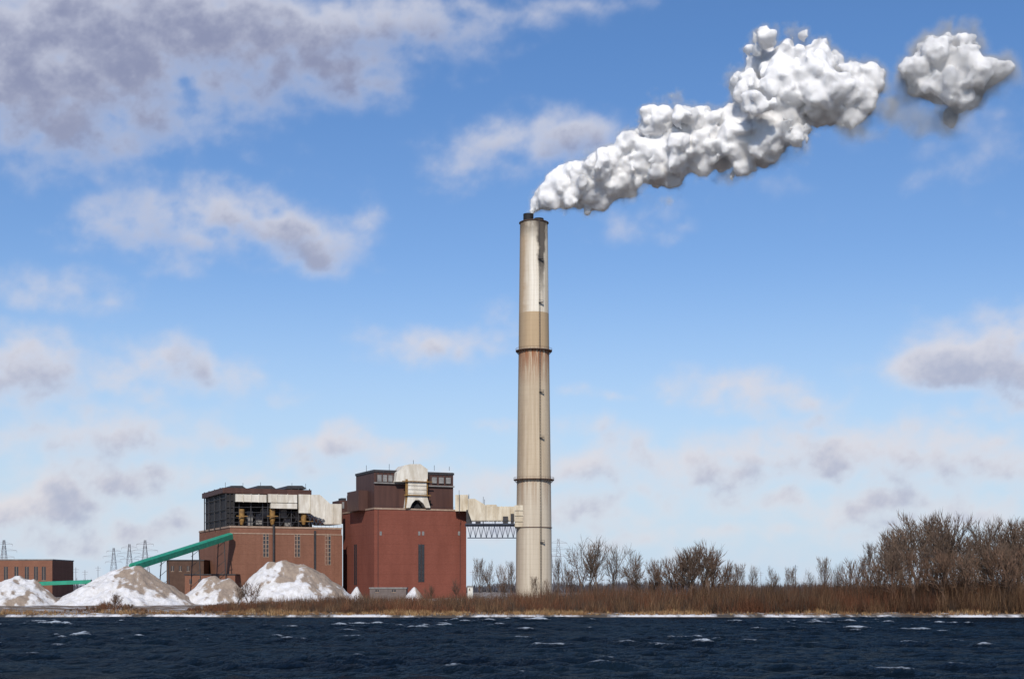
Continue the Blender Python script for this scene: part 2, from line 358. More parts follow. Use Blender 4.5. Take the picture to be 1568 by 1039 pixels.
mb=MB(); mb.beam(fr.P(419,803,-1),fr.P(419,900,-1),.6,n=8); fr.bx(mb,481,484,812,880,-.5,-.01); mb.build('drain_pipe',dark_steel,E)
mb=MB()
for i in range(15):
    uu=i*W1/14; mb.box(uu-.35,uu+.35,-.14,-.012,2,ZT-3.3)
mb.build('brick_pilasters',brick_brn,E)
mb=MB(); fr.bx(mb,345,478,757,806,22,64); 
u0=fr.u(345,10); mb.box(u0,fr.u(358,10),10,60,ZT+1,fr.z(752,0,10)); mb.build('boiler_enclosure',encl,E)
mb=MB(); fr.bx(mb,341,477,748,756,9,62); mb.build('roof_slab',brown_clad,E)
mb=MB()
for a_,b_ in((350,378),(391,423),(437,470)):
    fr.pr(mb,[(a_,748),(a_+4,743),(b_-7,743),(b_,748)],10,55)
mb.build('roof_monitors',dark_steel,E)
mb=MB()
for px in(346,352,358,366,384,402,410,428,446,457,474):
    mb.beam(fr.P(px,748,9.5),fr.P(px,806,9.5),.35)
for py in(766,776,784,792,799):
    mb.beam(fr.P(345,py,9.6),fr.P(478,py,9.6),.22)
for px in(346,384,428,446):
    mb.beam(fr.P(px,806,9.8),fr.P(px+16,784,9.8),.16); mb.beam(fr.P(px+16,806,9.8),fr.P(px,784,9.8),.16)
for v in(20,34,48,60):
    mb.beam((u0-.6,v,ZT),(u0-.6,v,ZT+22),.35)
for zz in (5,10,16): mb.beam((u0-.6,9,ZT+zz),(u0-.6,60,ZT+zz),.22)
mb.build('steel_frame',dark_steel,E)
mb=MB()
for px,t,bt,v in((350,790,803,16),(378,782,804,15),(392,786,803,17),(402,778,790,15),(430,780,792,14),(436,794,805,15),(452,782,796,16)):
    fr.bx(mb,px,px+9,t,bt,v,v+4)
mb.build('fans_and_ductwork',grey,E)
mb=MB()
fr.bx(mb,361,408,756.5,768,7,9); fr.bx(mb,411,455,756.5,769,7,9); fr.bx(mb,458,475,756.5,785,7,9); fr.bx(mb,415,455,770,778,6.5,9)
for px in(372,384,396,424,440): fr.bx(mb,px,px+1,755.8,768.6,6.7,6.99)
mb.build('white_gas_ducts',whitep,E)
mb=MB(); fr.pr(mb,[(476,757),(490,757),(506,771),(523,771),(523,802),(497,802),(476,786)],6,26)
for px in(486,497,510): fr.bx(mb,px,px+.8,772,800,5.7,5.99)
mb.build('precipitator_casing',whitep,E)
mb=MB()
for px in(370,417,465):
    c=fr.P(px,779,9.5); zb=fr.z(803,c[0],9.5)
    mb.cyl(c[0],9.5,zb+2.4,c[2],1.5,1.5,14); mb.cyl(c[0],9.5,zb,zb+2.39,.8,1.5,14)
fr.bx(mb,362,380,789,790.2,6.6,7.1); fr.bx(mb,409,426,789,790.2,6.6,7.1); fr.bx(mb,458,480,797,798.2,4.6,5.1)
mb.build('ochre_hoppers',ochre,E)
mb=MB()
for i in range(4):
    px=472+i*6; mb.beam(fr.P(px,803,5),fr.P(px+6,788+i*2,5),.22); mb.beam(fr.P(px+6,803,5),fr.P(px,788+i*2,5),.22)
mb.beam(fr.P(470,787,5),fr.P(497,796,5),.3); mb.build('stair_truss',bluest,E)
mb=MB()
for i in range(28):
    uu=i*W1/27; mb.beam((uu,0,ZT+.9),(uu,0,ZT+2.1),.05)
mb.beam((0,0,ZT+2.1),(W1,0,ZT+2.1),.06)
for px,t in((345,738),(399,738),(447,739),(468,740),(372,739)): mb.beam(fr.P(px,t,12),fr.P(px,748,12),.12)
mb.build('rails_and_vents',dark_steel,E)
f3=Frame('rooftop_link_block',526,800,A); mb=MB(); f3.bx(mb,520,558,766,800,0,14); mb.build('cladding',brown_clad,f3.e)
mb=MB(); f3.bx(mb,536,550,758,765.9,2,8); f3.bx(mb,523,530,762,765.9,2,8); mb.build('roof_units',dark_steel,f3.e)
mb=MB()
for px in(524,532,541,552): f3.bx(mb,px,px+3,768,778,-.3,-.01)
mb.build('louvres',grey,f3.e)
f4=Frame('flue_duct_bridge',714,752,0); E=f4.e
mb=MB()
f4.bx(mb,697,716.5,757,782,2,12)
f4.pr(mb,[(717,763),(727,763),(744,773),(744,797),(722,797),(717,783)],-3,5)
f4.bx(mb,744.3,788,775,797,-3,5)
for px in np.arange(748,788,6.5): f4.bx(mb,px,px+1,774.2,797.8,-3.4,-3.02)
for px in (700,707,713): f4.bx(mb,px,px+.8,757.5,782,1.6,1.98)
f4.bx(mb,744.3,744.3+16,772,774.9,-2,4)
mb.build('duct',beige,E)
mb=MB(); f4.bx(mb,788.3,803,773,806,-9,5); 
for py in(780,788,797): f4.bx(mb,788,803.3,py,py+1,-9.4,-9.02)
mb.build('duct_collar',beige,E)
mb=MB()
for v in(-4,5):
    mb.beam(f4.P(712,805,v),f4.P(792,805,v),.35); mb.beam(f4.P(716,823,v),f4.P(790,823,v),.35)
    N=9
    for i in range(N):
        xa=716+i*74/N; xb=xa+74/N; xm=(xa+xb)/2
        mb.beam(f4.P(xa,805,v),f4.P(xm,823,v),.22); mb.beam(f4.P(xm,823,v),f4.P(xb,805,v),.22); mb.beam(f4.P(xm,805,v),f4.P(xm,823,v),.14)
for i in range(10): 
    xa=716+i*74/9; mb.beam(f4.P(xa,805,-4),f4.P(xa,805,5),.2); mb.beam(f4.P(xa,823,-4),f4.P(xa,823,5),.2)
f4.bx(mb,712,795,801,803,-5,6)
for px in np.arange(714,795,5.): mb.beam(f4.P(px,801,-4.8),f4.P(px,796,-4.8),.06)
mb.beam(f4.P(714,796,-4.8),f4.P(794,796,-4.8),.07)
for px in(722,740,758,776): mb.beam(f4.P(px,797,0),f4.P(px,802,0),.3)
mb.build('truss_walkway',bluest,E)
mb=MB(); f4.bx(mb,714,722,780,801,0,8); f4.bx(mb,728,736,797,801,-4,-3); f4.bx(mb,770,778,790,801,-4.3,-3.6); f4.bx(mb,782,787,786,801,-4.3,-3.6)
for px,t in((703,750),(718,756),(740,760),(742,764)): mb.beam(f4.P(px,t,0),f4.P(px,785,0),.15)
mb.build('machinery',dark_steel,E)
# ------------------------------------------------------------ smokestack
CY=750.; CX=(817.5-HX)/F*CY; cz=lambda py:CAMH+(HY-py)/F*(CY-8)
E=empty('smokestack',(CX,CY,0))
ZTOP=cz(335); 
def rad(z): return float(np.interp(z,[0,40,110,ZTOP],[9.6,9.3,8.35,7.3]))
m,n_,b=newmat('chimney_concrete')
tc=n_.new('ShaderNodeTexCoord').outputs['Object']; x,y,z=n_.sep(tc)[:3]
str_=n_.noise(n_.vmath('MULTIPLY',tc,(1,1,.03)),.55,5,.6); blot=n_.noise(tc,.16,5,.6)
con=n_.mix(n_.mr(str_,.35,.65),(.53,.44,.325),(.40,.315,.22))
lowc=n_.mix(n_.mr(str_,.35,.65),(.54,.475,.38),(.43,.365,.28))
con=n_.mix(n_.math('LESS_THAN',z,cz(733)),con,lowc)
con=n_.mix(n_.math('GREATER_THAN',z,cz(531)),con,n_.mix(n_.mr(str_,.3,.7),(.47,.35,.22),(.37,.27,.17)))
white=n_.mix(n_.mr(str_,.35,.65),(.74,.69,.60),(.53,.46,.36))
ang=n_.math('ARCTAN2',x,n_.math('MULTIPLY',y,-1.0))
flank_shade=n_.mr(n_.math('ADD',ang,n_.math('MULTIPLY',blot,.6)),-.55,-.10,1,0)  # shaded left side of the stack, painted into the concrete colour
white=n_.mix(n_.math('MULTIPLY',flank_shade,.85),white,(.36,.25,.15))
con=n_.mix(n_.math('MULTIPLY',flank_shade,.40),con,(.26,.19,.13))
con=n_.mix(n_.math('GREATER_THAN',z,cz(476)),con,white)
rz=n_.math('MULTIPLY',n_.mr(z,cz(590),cz(538)),n_.math('LESS_THAN',z,cz(533)))
rst=n_.math('MULTIPLY',rz,n_.mr(n_.noise(n_.vmath('MULTIPLY',tc,(1,1,.04)),1.6,4,.6),.38,.54))
con=n_.mix(n_.math('MULTIPLY',rst,.9),con,(.24,.08,.03))
rz2=n_.math('MULTIPLY',n_.mr(z,cz(780),cz(738)),n_.math('LESS_THAN',z,cz(732)))
con=n_.mix(n_.math('MULTIPLY',n_.math('MULTIPLY',rz2,.55),n_.mr(str_,.42,.6)),con,(.26,.14,.07))
sw=n_.mr(z,cz(470),cz(345),.04,.40)
sd_=n_.math('ABSOLUTE',n_.math('SUBTRACT',n_.math('MULTIPLY_ADD',blot,-.7,ang),.22))
soot_shadow=n_.math('MULTIPLY',n_.mr(z,cz(475),cz(400)),n_.mr(n_.math('SUBTRACT',sd_,sw),.10,-.10,0,1))  # soot streak, widened to the right to paint in the plume's shadow
con=n_.mix(n_.math('MULTIPLY',soot_shadow,.9),con,(.055,.045,.04))
topd=n_.math('MULTIPLY',n_.mr(z,cz(368),cz(338)),n_.mr(blot,.33,.53)); con=n_.mix(n_.math('MULTIPLY',topd,.8),con,(.10,.08,.065))
lift=n_.mr(n_.math('FRACT',n_.math('DIVIDE',z,2.6)),.0,.09,.86,1.)
con=n_.mix(1.0,con,n_.comb(lift,lift,lift),'MULTIPLY')
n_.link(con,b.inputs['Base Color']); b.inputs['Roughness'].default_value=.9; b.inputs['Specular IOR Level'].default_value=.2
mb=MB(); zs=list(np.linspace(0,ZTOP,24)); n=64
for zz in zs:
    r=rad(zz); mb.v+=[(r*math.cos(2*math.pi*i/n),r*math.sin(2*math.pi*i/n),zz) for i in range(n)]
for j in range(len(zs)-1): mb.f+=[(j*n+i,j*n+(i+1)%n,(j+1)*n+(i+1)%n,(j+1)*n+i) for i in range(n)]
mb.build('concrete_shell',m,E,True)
mb=MB(); mb.cyl(0,0,ZTOP-1,ZTOP+.25,7.0,7.0,48); mb.cyl(-2.9,-1,ZTOP-2,ZTOP+4.3,2.7,2.7,24); mb.cyl(2.6,1.5,ZTOP-2,ZTOP+2.6,2.6,2.6,24); mb.build('steel_flues',void,E,False)
def ring(mb,z,r,wd,t):
    n=48; o=len(mb.v)
    for rr,zz in((r,z),(r+wd,z),(r+wd,z+t),(r,z+t)): mb.v+=[(rr*math.cos(2*math.pi*i/n),rr*math.sin(2*math.pi*i/n),zz) for i in range(n)]
    for j in range(4):
        k2=(j+1)%4; mb.f+=[(o+j*n+i,o+j*n+(i+1)%n,o+k2*n+(i+1)%n,o+k2*n+i) for i in range(n)]
mb=MB()
for py,wd in((534,1.5),(733,1.7),(807,.35),(336,.5)):
    zz=cz(py); r=rad(zz); ring(mb,zz,r+.02,wd,.35)
    if wd>1:
        ring(mb,zz+1.25,r+wd-.1,.1,.12)
        for i in range(32):
            t=2*math.pi*i/32; c,s_=math.cos(t),math.sin(t); mb.beam(((r+wd)*c,(r+wd)*s_,zz),((r+wd)*c,(r+wd)*s_,zz+1.3),.06)
            mb.beam((r*c,r*s_,zz-1.6),((r+wd)*c,(r+wd)*s_,zz),.09)
mb.build('platforms',mat('rusty_steel',(.16,.09,.06),(.07,.05,.045),.7,.8),E)
mb=MB()
th=math.radians(-90+21)
def rp(z,dr,dt=0): r=rad(z)+dr; return (r*math.cos(th+dt),r*math.sin(th+dt),z)
for a_,b_ in zip(zs[:-1],zs[1:]):
    mb.beam(rp(a_,.35,-.03),rp(b_,.35,-.03),.16); mb.beam(rp(a_,.35,.04),rp(b_,.35,.04),.13); mb.beam(rp(a_,.9,.005),rp(b_,.9,.005),.09)
for zz in np.arange(3,ZTOP,1.5): mb.beam(rp(zz,.4,-.035),rp(zz,.4,.045),.06)
for py in(396,463,600,670,830):
    zz=cz(py); c=Vector(rp(zz,.9,.06)); mb.box(c.x-1.2,c.x+1.3,c.y-.6,c.y+.6,zz,zz+.3); mb.box(c.x-1.2,c.x+1.3,c.y-.65,c.y-.55,zz+1,zz+1.15); mb.box(c.x+1.2,c.x+1.3,c.y-.6,c.y+.6,zz+.3,zz+1.2)
mb.build('ladder_and_cable_tray',dark_steel,E)
# ------------------------------------------------------------ conveyor
E=empty('coal_conveyor')
mb=MB()
def gallery(mb,p,q,wd,ht):
    p=Vector(p);q=Vector(q);d=(q-p).normalized(); side=d.cross(Vector((0,0,1))).normalized(); up=side.cross(d)
    vs=[]
    for c in(p,q):
        for a_,b_ in((-1,-1),(1,-1),(1,.6),(.45,1),(-.45,1),(-1,.6)): vs.append(c+side*a_*wd/2+up*b_*ht/2)
    mb.add(vs,[(i,(i+1)%6,(i+1)%6+6,i+6) for i in range(6)]+[(5,4,3,2,1,0),(6,7,8,9,10,11)])
p0=W(203,867,650); p1=W(352,820,742)
gallery(mb,p0,p1,3.6,3.2); q0=W(60,893,700); q1=W(140,890,700); gallery(mb,q0,q1,3,1.9)
p0v,p1v=Vector(p0),Vector(p1)
mb.build('gallery',greenp,E)
mb=MB()
for i in range(34):
    t=i/33; c=p0v.lerp(p1v,t); mb.beam(c+Vector((0,-1.95,-1.4)),c+Vector((0,-1.95,1.0)),.07)
mb.beam(p0v+Vector((0,-2.,.4)),p1v+Vector((0,-2.,.4)),.16)
mb.build('gallery_ribs',mat('green_dark',(.02,.2,.13),None,.5,.5),E)
mb=MB()
for t in(.3,.62,.9):
    c=p0v.lerp(p1v,t)
    for s_ in(-1,1): mb.beam((c.x+s_*1.5,c.y,c.z-1.8),(c.x+s_*3,c.y,0),.28)
    for zz in np.arange(4,c.z-3,5): mb.beam((c.x-2.4,c.y,zz),(c.x+2.4,c.y,zz+4),.14)
mb.beam(p0v+Vector((0,-1,-2.0)),p1v+Vector((0,-1,-2.0)),.25)
mb.build('trestles',dark_steel,E)
# ------------------------------------------------------------ low buildings
def lowbld(name,px0,px1,pyt,Y,depth,matw,wins,rf=grey,a=0.0):
    f=Frame(name,px0,Y,a); mb=MB(); u1=f.u(px1); zt=f.z(pyt); mb.box(0,u1,0,depth,0,zt); mb.build('walls',matw,f.e)
    mb=MB(); mb.box(-.3,u1+.3,-.3,depth+.3,zt,zt+.6); mb.build('roof',rf,f.e)
    g_,mu=MB(),MB()
    for (a_,b_,t,bt) in wins:
        f.bx(g_,a_,b_,t,bt,-.06,.1); f.bx(mu,a_-.4,b_+.4,bt,bt+.8,-.2,-.01); f.bx(mu,(a_+b_)/2-.25,(a_+b_)/2+.25,t,bt,-.14,-.07)
    if wins: g_.build('windows',glass,f.e); mu.build('sills',trim,f.e)
    return f
lowbld('brick_warehouse',-60,80,857,830,40,brick_brn,[(x,x+6,867,888) for x in(-40,-25,-10,6,22,38,52,64)])
f=lowbld('brick_pump_house',255,312,858,775,26,mat('dark_brown_wall',(.09,.05,.035),None,.4,.8),[(262,266,866,874),(274,278,866,874),(286,290,866,874)],dark_steel)
lowbld('brick_annex',283,360,880,735,16,brick_brn,[(290,294,886,893),(304,308,886,893),(318,322,886,893)],dark_steel)
lowbld('brick_gatehouse',716,724,898,700,5,mat('white_block_wall',(.7,.68,.62),None,.6,.8),[(718,720,900,903)],grey)
lowbld('equipment_shed',566,622,900.5,700,10,mat('shed_wall',(.16,.13,.12),None,.4,.8),[(575,580,902,906),(600,606,902,906)],grey)
# ------------------------------------------------------------ stockpiles
m,n_,b=newmat('snowy_stockpile')
ge=n_.new('ShaderNodeNewGeometry'); pos=ge.outputs['Position']; nx_,ny_,nz_=n_.sep(ge.outputs['Normal'])[:3]
a=n_.noise(n_.vmath('MULTIPLY',pos,(1,1,.6)),.075,6,.62); f2=n_.noise(n_.vmath('MULTIPLY',pos,(1.2,1,.35)),.5,6,.7)
x,y,z=n_.sep(pos)[:3]
sv=n_.math('ADD',n_.math('ADD',n_.math('MULTIPLY',a,2.1),n_.math('MULTIPLY',f2,.6)),n_.math('MULTIPLY_ADD',nx_,-.55,n_.math('MULTIPLY',z,-.026)))
sn=n_.mr(sv,.92,1.08)
dirt=n_.mix(n_.mr(f2,.3,.7),(.34,.27,.21),(.21,.16,.125))
snc=n_.mix(n_.mr(f2,.35,.65),(.70,.70,.72),(.52,.50,.475))
n_.link(n_.mix(sn,dirt,snc),b.inputs['Base Color']); b.inputs['Roughness'].default_value=.95
bn=n_.new('ShaderNodeBump'); bn.inputs['Strength'].default_value=.7; bn.inputs['Distance'].default_value=.8; n_.link(n_.noise(pos,.6,5,.65),bn.inputs['Height']); n_.link(bn.outputs[0],b.inputs['Normal'])
def pile(pxl,pxr,peaks,Y,pyb=930):
    xl=(pxl-HX)/F*Y; xr=(pxr-HX)/F*Y; res=.6; Rm=(xr-xl)/2
    xs=np.arange(xl-4,xr+4,res); ys=np.arange(Y-Rm*1.1,Y+Rm*1.1,res)
    def zf(X,Yy):
        base=gz(X,Yy)-.4; Sm=np.zeros(X.shape)
        for (px,py) in peaks:
            x0,_,zt=W(px,py,Y)
            dx=X-x0; dy=Yy-Y; an=np.arctan2(dy,dx)
            wr=.5+.5*np.cos(an); RR=(xr-x0)*wr+(x0-xl)*(1-wr); RR=np.maximum(RR,6)
            r=np.hypot(dx,dy)/RR
            gul=.03*np.sin(an*7+px)+.022*np.sin(an*17+2*px)+.012*np.sin(an*31)
            rr=np.sqrt(r*r+.004)
            h=zt*1.04*(1-np.clip(rr*(1+gul),0,2)**1.0)
            Sm+=np.exp(h/1.1)
        Z=1.1*np.log(Sm)-.3
        nz=np.zeros(X.shape)
        for L,A_ in((11,.75),(5,.42),(2.1,.18)):
            nz+=A_*np.sin(X/L*3.1+np.sin(Yy/L*2.3)*1.7)*np.sin(Yy/L*2.9+np.sin(X/L*1.9)*1.4)
        return np.where(Z>-.2,np.maximum(Z+nz*np.clip(Z/4,0,1),base),base)
    return grid('snow_covered_stockpile',xs,ys,zf,m)
pile(-80,102,[(30,880),(-10,886),(50,886)],575)
pile(78,310,[(190,864),(210,866),(165,880)],585)
pile(262,400,[(328,880),(312,886),(350,884)],600)
pile(345,556,[(412,858),(438,856),(460,860),(488,873)],610)
pile(605,665,[(634,896)],560); pile(528,570,[(547,894)],560)
# ------------------------------------------------------------ vegetation
def vegmat(name,mul=(1,1,1)):
    m,n_,b=newmat(name); n_.n.remove(b); at=n_.new('ShaderNodeAttribute',attribute_name='Col'); d_=n_.new('ShaderNodeBsdfDiffuse')
    n_.link(n_.mix(1.0,at.outputs['Color'],tuple(mul),'MULTIPLY'),d_.inputs[0]); n_.link(d_.outputs[0],n_.n['Material Output'].inputs[0]); return m
def blades(name,X,Y,Hh,nst,spread,wd,cols,jit,stf=.55):
    N=len(X); bx=np.repeat(X,nst)+rng.normal(0,1,N*nst)*np.repeat(jit*Hh,nst); by=np.repeat(Y,nst)+rng.normal(0,1,N*nst)*np.repeat(jit*Hh,nst)
    h=np.repeat(Hh,nst)*rng.uniform(.35,1.05,N*nst); z0=gz(bx,by)-.1
    start=rng.uniform(0,.6,N*nst)*h*(rng.random(N*nst)<stf)
    lx=rng.normal(0,spread,N*nst)*(h-start); ly=rng.normal(0,spread,N*nst)*(h-start)
    an=rng.uniform(0,math.pi,N*nst); ww=wd*rng.uniform(.6,1.5,N*nst)*.6
    dx=np.cos(an)*ww; dy=np.sin(an)*ww
    zs_=z0+start; tx=bx+lx; ty=by+ly; tz=z0+h
    V=np.stack([np.stack([bx-dx,by-dy,zs_],-1),np.stack([bx+dx,by+dy,zs_],-1),np.stack([tx,ty,tz],-1)],1).reshape(-1,3)
    i=np.arange(N*nst)*3
    Fc=np.stack([i,i+1,i+2],-1)
    c=np.repeat(cols,nst,0)*rng.uniform(.6,1.35,(N*nst,1)); c=np.concatenate([c,np.ones((len(c),1))],1); c=np.repeat(c,3,0)
    return npmesh(name,V,Fc,vm,False,c)
vm=vegmat('dry_vegetation')
prof_x=[-200,0,90,140,170,205,240,300,340,400,540,600,700,800,860,1000,1100,1300,1400,1480,1568,1800]
prof_y=[930,932,932,924,914,922,932,926,918,912,904,905,903,899,892,890,886,880,872,862,856,850]
N=4800
Ys=shore(0)+8+rng.random(N)**1.1*120; Xs=rng.uniform(-.40,.40,N)*Ys
pxs=HX+F*Xs/Ys; prof=np.interp(pxs,prof_x,prof_y)
zt=CAMH+(HY-prof)/F*Ys; Hs=(zt-gz(Xs,Ys))
cl=.62+.5*np.sin(Xs*.11+Ys*.05)*np.sin(Xs*.043+1)+.25*np.sin(Xs*.37+2)
Hs=Hs*np.clip(.74+.36*cl,.4,1.12)*rng.uniform(.5,1.05,N)
near=np.clip((Ys-shore(Xs)-6)/35,0,1); Hs=Hs*(.5+.5*near)
Hs=np.minimum(Hs,11)
keep=(Hs>.9)&((pxs>290)|(rng.random(N)<.35)); Xs,Ys,Hs,pxs=Xs[keep],Ys[keep],Hs[keep],pxs[keep]
pal=np.array([(.145,.064,.038),(.085,.050,.034),(.15,.090,.053),(.074,.054,.042),(.120,.056,.034)])
ci=((np.sin(Xs*.09+1)+np.sin(Ys*.13+Xs*.031)+rng.normal(0,.7,len(Xs)))*1.2+2.5).clip(0,4).astype(int)
tone=(1-.25*np.clip((pxs-900)/300,0,1))[:,None]
blades('shoreline_brush',Xs,Ys,Hs,32,.20,.10,pal[ci]*tone,.18)
N=6500
Xr=rng.uniform(-165,165,N); Yr=shore(Xr)+1.9+rng.random(N)**1.5*18
pr=HX+F*Xr/Yr; dens_=np.interp(pr,[0,280,300,560,850,1040,1100,1568],[.35,.35,.8,1,1,.8,.3,.25])*(.35+.65*(np.sin(Xr*.16)+np.sin(Xr*.37+1)>-.3)); k_=rng.random(N)<dens_
Xr,Yr,pr=Xr[k_],Yr[k_],pr[k_]; N=len(Xr)
hr=rng.uniform(.5,1.8,N)*(.8+.3*np.sin(Xr*.15)); rp_=np.array([(.30,.18,.085),(.23,.13,.068),(.16,.09,.05),(.34,.23,.12)])
blades('golden_reeds',Xr,Yr,hr,11,.14,.12,rp_[rng.integers(0,4,N)],.24)
def gentree(seed,H,dense=1.0,spreadv=1.0,levels=6,rmin=.034):
    r=random.Random(seed); V=[];Fc=[]
    def seg(p,q,a_,b_,n):
        d=(q-p); 
        if d.length<1e-4: return
        d.normalize(); up=Vector((0,0,1)) if abs(d.z)<.9 else Vector((1,0,0)); s1=d.cross(up).normalized(); s2=d.cross(s1)
        o=len(V)
        for c,rr in((p,a_),(q,b_)):
            for i in range(n): t=2*math.pi*i/n; V.append(c+(s1*math.cos(t)+s2*math.sin(t))*rr)
        for i in range(n): Fc.append((o+i,o+(i+1)%n,o+(i+1)%n+n)); Fc.append((o+i,o+(i+1)%n+n,o+i+n))
    def grow(p,d,L,R,lv):
        n=5 if lv<2 else 3; K=3 if lv<3 else 2; rr=R
        if lv>=levels: K=1
        for k in range(K):
            d=(d+Vector((r.gauss(0,.13),r.gauss(0,.13),r.gauss(.04,.06)))).normalized()
            q=p+d*L/K; r2=max(rr*(.86 if lv<4 else .7),rmin)
            if lv>=levels:
                o=len(V); s1=d.cross(Vector((r.random(),r.random(),.1))).normalized()*rmin*1.3; V.extend([p-s1,p+s1,q]); Fc.append((o,o+1,o+2))
            else: seg(p,q,rr,r2,n)
            p=q; rr=r2
            if lv>=1 and lv<levels and k<K-1:
                side=Vector((r.gauss(0,1),r.gauss(0,1),r.gauss(0,.6))).normalized()
                dd=(d*.75+side*.75*spreadv).normalized(); grow(p,dd,L*r.uniform(.5,.72),rr*.6,lv+1)
        if lv<levels:
            nc=2 if lv>0 else r.randint(3,4)
            if lv>1 and r.random()<.6*dense: nc+=1
            for i in range(nc):
                side=Vector((r.gauss(0,1),r.gauss(0,1),r.gauss(0,.4))).normalized()
                dd=(d+side*r.uniform(.35,.75)*spreadv+Vector((0,0,.12))).normalized()
                grow(p,dd,L*r.uniform(.66,.86),rr*.72,lv+1)
    nst=1 if dense<1.2 else 3
    for s_ in range(nst):
        grow(Vector((r.gauss(0,.5)*(nst>1),r.gauss(0,.5)*(nst>1),-.3)),Vector((r.gauss(0,.05+.25*(nst>1)),r.gauss(0,.05+.2*(nst>1)),1)).normalized(),H*.22 if nst==1 else H*.18,H*.016/(1 if nst==1 else 1.5),0)
    V=np.array([tuple(v) for v in V]); V*=H/np.percentile(V[:,2],99.8); return V,np.array(Fc)
tm=mat('bare_bark',(.148,.100,.072),(.086,.059,.043),.9,.9)
tm2=mat('bare_bark_warm',(.155,.092,.060),(.092,.056,.039),.9,.9)
protos=[]
for i,(dn,sp,lv) in enumerate([(1,.9,5),(1.1,1.1,5),(1.1,.75,5),(1.0,1.0,5),(1.3,.6,4),(1.25,.8,4),(.9,.65,5)]):
    V_,F_=gentree(20+i,20.,dn,sp,lv); me_o=npmesh('proto',V_,F_,tm if i not in(4,5) else tm2); me=me_o.data; me.name='bare_tree_mesh'; bpy.data.objects.remove(me_o); protos.append(me)
def tree(px,py,Y,pi,wf=1.):
    x,_,zt=W(px,py,Y); g0=float(gz(x,Y)); s_=(zt-g0)/20.
    o=bpy.data.objects.new('bare_tree',protos[pi]); scene.collection.objects.link(o); o.location=(x,Y,g0-.1); o.scale=(s_*wf,s_*wf,s_); o.rotation_euler=(0,0,random.uniform(0,6.28))
for px,py,Y,pi,wf in [(1338,826,470,2,.7),(1352,818,490,3,.8),(1362,806,460,0,.9),(1378,806,500,2,.9),(1385,798,480,3,.9),(1396,800,500,6,.9),(1408,786,470,1,.8),(1420,784,490,2,.9),(1430,798,505,3,.9),(1436,780,465,0,.9),(1447,796,500,6,1.),(1458,786,480,6,1.),(1472,806,495,1,.8),(1480,812,470,3,.9),(1495,816,500,2,.9),(1508,802,485,1,.8),(1520,802,505,3,.9),(1530,788,470,0,.9),(1538,800,510,6,1.1),(1545,792,495,3,.9),(1556,792,475,6,1.1),(1580,790,465,2,.9),(1568,800,500,0,.9),(1575,806,485,6,1.1),(1320,848,480,5,.8),(1375,840,450,0,1.),(1398,836,445,5,.9),(1425,834,452,6,1.),(1445,838,445,4,1.),(1465,842,450,5,.9),(1490,840,448,3,1.),(1510,834,455,6,1.1),(1530,834,446,5,1.),(1550,828,450,6,1.1),(1565,832,447,5,1.),(1345,856,455,4,.9),(1600,800,470,0,.9),(1640,806,480,3,.9),
 (893,822,490,1,.75),(905,828,505,6,.8),(912,820,500,3,.7),(938,830,495,0,.75),(962,833,500,1,.7),(980,850,490,3,.8),
 (1045,838,490,4,.9),(1058,832,500,6,1.1),(1070,827,495,4,.9),(1082,834,485,6,1.1),(1092,844,490,4,.9),(1064,836,480,2,1.1),(1030,848,490,5,.8),(1010,854,500,6,.9),(995,860,490,4,.9),(1112,862,490,2,.8),
 (1132,860,500,2,.6),(1152,864,500,6,.6),(1180,866,500,3,.6),(1210,866,510,2,.6),(1236,870,500,1,.6),(1262,850,500,2,.5),(1286,860,490,0,.6),(1306,856,495,5,.7),
 (733,852,520,2,.5),(752,858,520,3,.5),(768,862,530,5,.5),(784,856,520,2,.45),(852,850,520,2,.45),(868,856,510,3,.5),(880,870,500,5,.7),(378,888,470,5,1.2),(365,895,470,3,1.1),(174,906,450,4,1.3),(818,880,520,2,.5),(835,884,510,5,.5),(700,884,500,3,.7),(660,892,480,4,.7)]:
    tree(px,py,Y,pi,wf)
N=2100; Ys=rng.uniform(450,560,N); pxx=rng.uniform(860,1800,N); Xs=(pxx-HX)/F*Ys
pf=np.interp(pxx,[860,1100,1300,1400,1480,1600,1800],[884,878,872,850,844,838,838]); Hs=(CAMH+(HY-pf)/F*Ys-gz(Xs,Ys))*rng.uniform(.4,1.05,N)*(.80+.25*np.sin(Xs*.23)*np.sin(Xs*.071))
blades('tall_thicket',Xs,Ys,Hs,26,.16,.085,np.array([(.112,.072,.050),(.082,.056,.042),(.130,.078,.050)])[rng.integers(0,3,N)],.10,.75)
N=3200; Ys=rng.uniform(1500,2300,N); Xs=rng.uniform(-.55,.55,N)*Ys
Hs=(12+3*np.sin(Xs*.011)+2*np.sin(Xs*.037+1))*rng.uniform(.75,1.1,N)
blades('distant_forest',Xs,Ys,Hs,12,.14,1.3,np.array([(.085,.085,.10),(.07,.07,.085),(.10,.09,.09)])[rng.integers(0,3,N)],.25)
